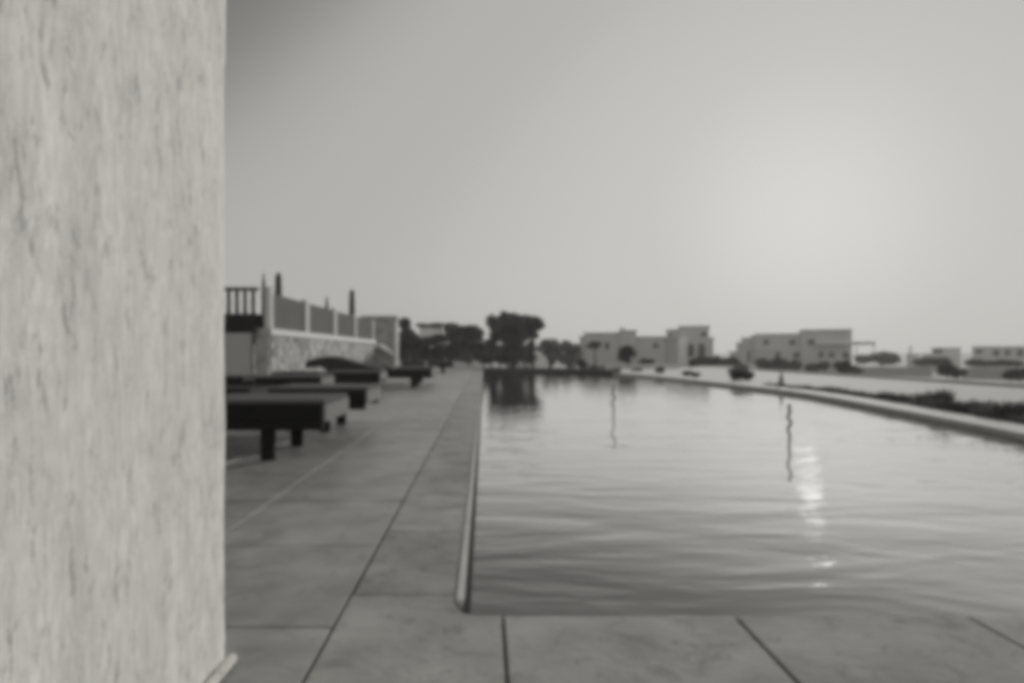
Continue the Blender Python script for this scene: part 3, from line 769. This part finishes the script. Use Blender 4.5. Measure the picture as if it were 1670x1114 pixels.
build('foot', bx(-.4, .2, -.25, .25, -.1, .12), M['house_dark'], t)

# vegetation and walls between
GV = 'bushes and trees standing in front of the far houses'
tree('round dark tree on a short trunk in front of the long low grey house', 40, [(1022, 574, 14, 13), (1021, 585, 8, 8), (1022, 575, 10, 10)], (1021.5, 598, 586, 3), n=4500, size=.06, seed=51, group=GV)
bush('low black bush right of the round dark tree', 42, [(1050, 590, 7, 5), (1060, 590, 8, 4)], 'leaf', 1200, .06, group=GV, seed=52)
tree('dark oval treetop at the left end of the long low grey house', 52, [(972, 562, 10, 7), (962, 565, 7, 4)], (970, 595, 568, 2.5), n=1800, size=.07, seed=53, group=GV)
hedge('dark hedge joining the arched house and the long two-storey building', 50, 1132, 1204, 582, 599, n=3500, size=.09, seed=54)
tree('slim dark tree under the arches of the taller grey house', 45, [(1128, 592, 5, 8), (1127, 602, 6, 5)], (1128, 606, 594, 2), n=900, size=.06, seed=55, group=GV)
hedge('broad dark hedge at the foot of the long two-storey building', 60, 1233, 1304, 585, 606, n=4500, size=.11, seed=56)
hedge('short dark hedge below the middle windows of the two-storey building', 58, 1316, 1348, 590, 606, n=2000, size=.10, seed=57)
bush('large black rounded bush at the right foot of the two-storey building', 48, [(1376, 599, 14, 12), (1394, 604, 14, 8)], 'leaf', 3500, .08, group=GV, seed=58)
tree('rounded grey-green tree right of the pergola roof', 75, [(1438, 582, 26, 10), (1455, 588, 20, 8), (1410, 586, 16, 9)], (1438, 600, 588, 3), 'leaf2', n=4500, size=.15, seed=59, group=GV)
hedge('dark hedge in front of the small pale house', 70, 1494, 1546, 583, 598, n=3000, size=.12, seed=60)
bush('black rounded bush standing in the field below the small pale house', 40, [(1545, 603, 17, 12), (1562, 608, 14, 8)], 'leaf', 3000, .07, group=GV, seed=61)
hedge('long dark hedge below the three windows of the right-hand house', 62, 1577, 1662, 587, 598, n=4000, size=.10, seed=62)
bush('black rounded bush cut off by the right edge of the picture', 38, [(1662, 611, 20, 11), (1646, 614, 12, 6)], 'leaf', 3000, .07, group=GV, seed=63)
bush('dark bushes at the left foot of the stepped building', 55, [(1190, 592, 10, 7)], 'leaf2', 1200, .08, group=GV, seed=64)
def fwall(label, d_, x0, x1, y0, y1, m='field_wall'):
    tag(build('field_wall', bx(xpx(x0, d_), xpx(x1, d_), d_, d_+.4, min(gz(xpx(x0, d_), d_)-.3, zpx(y1, d_)), zpx(y0, d_), bev=.02), M[m]), label, 'wall')
fwall('pale field wall left of the black rounded bush in the field', 52, 1410, 1520, 598, 606)
fwall('pale field wall right of the black rounded bush in the field', 50, 1575, 1645, 600, 608)
fwall('pale garden wall under the stepped end of the two-storey building', 44, 1140, 1235, 597, 605, 'white_wall')
fwall('grey garden wall below the long low grey house', 36, 985, 1110, 594, 600, 'house')

# ------------------------------------------------------------------ haze
hz = build('haze', bx(-40, 110, -6, 130, -4.5, 8.5), M['white_wall'])
hz['kind'] = 'stuff'
hm = bpy.data.materials.new('haze_air'); hm.use_nodes = True; t_ = hm.node_tree; t_.nodes.clear()
pv = t_.nodes.new('ShaderNodeVolumePrincipled'); pv.inputs['Color'].default_value = g(.9); pv.inputs['Density'].default_value = .0016; pv.inputs['Anisotropy'].default_value = .2
mo = t_.nodes.new('ShaderNodeOutputMaterial'); t_.links.new(pv.outputs[0], mo.inputs['Volume'])
hz.data.materials.clear(); hz.data.materials.append(hm)
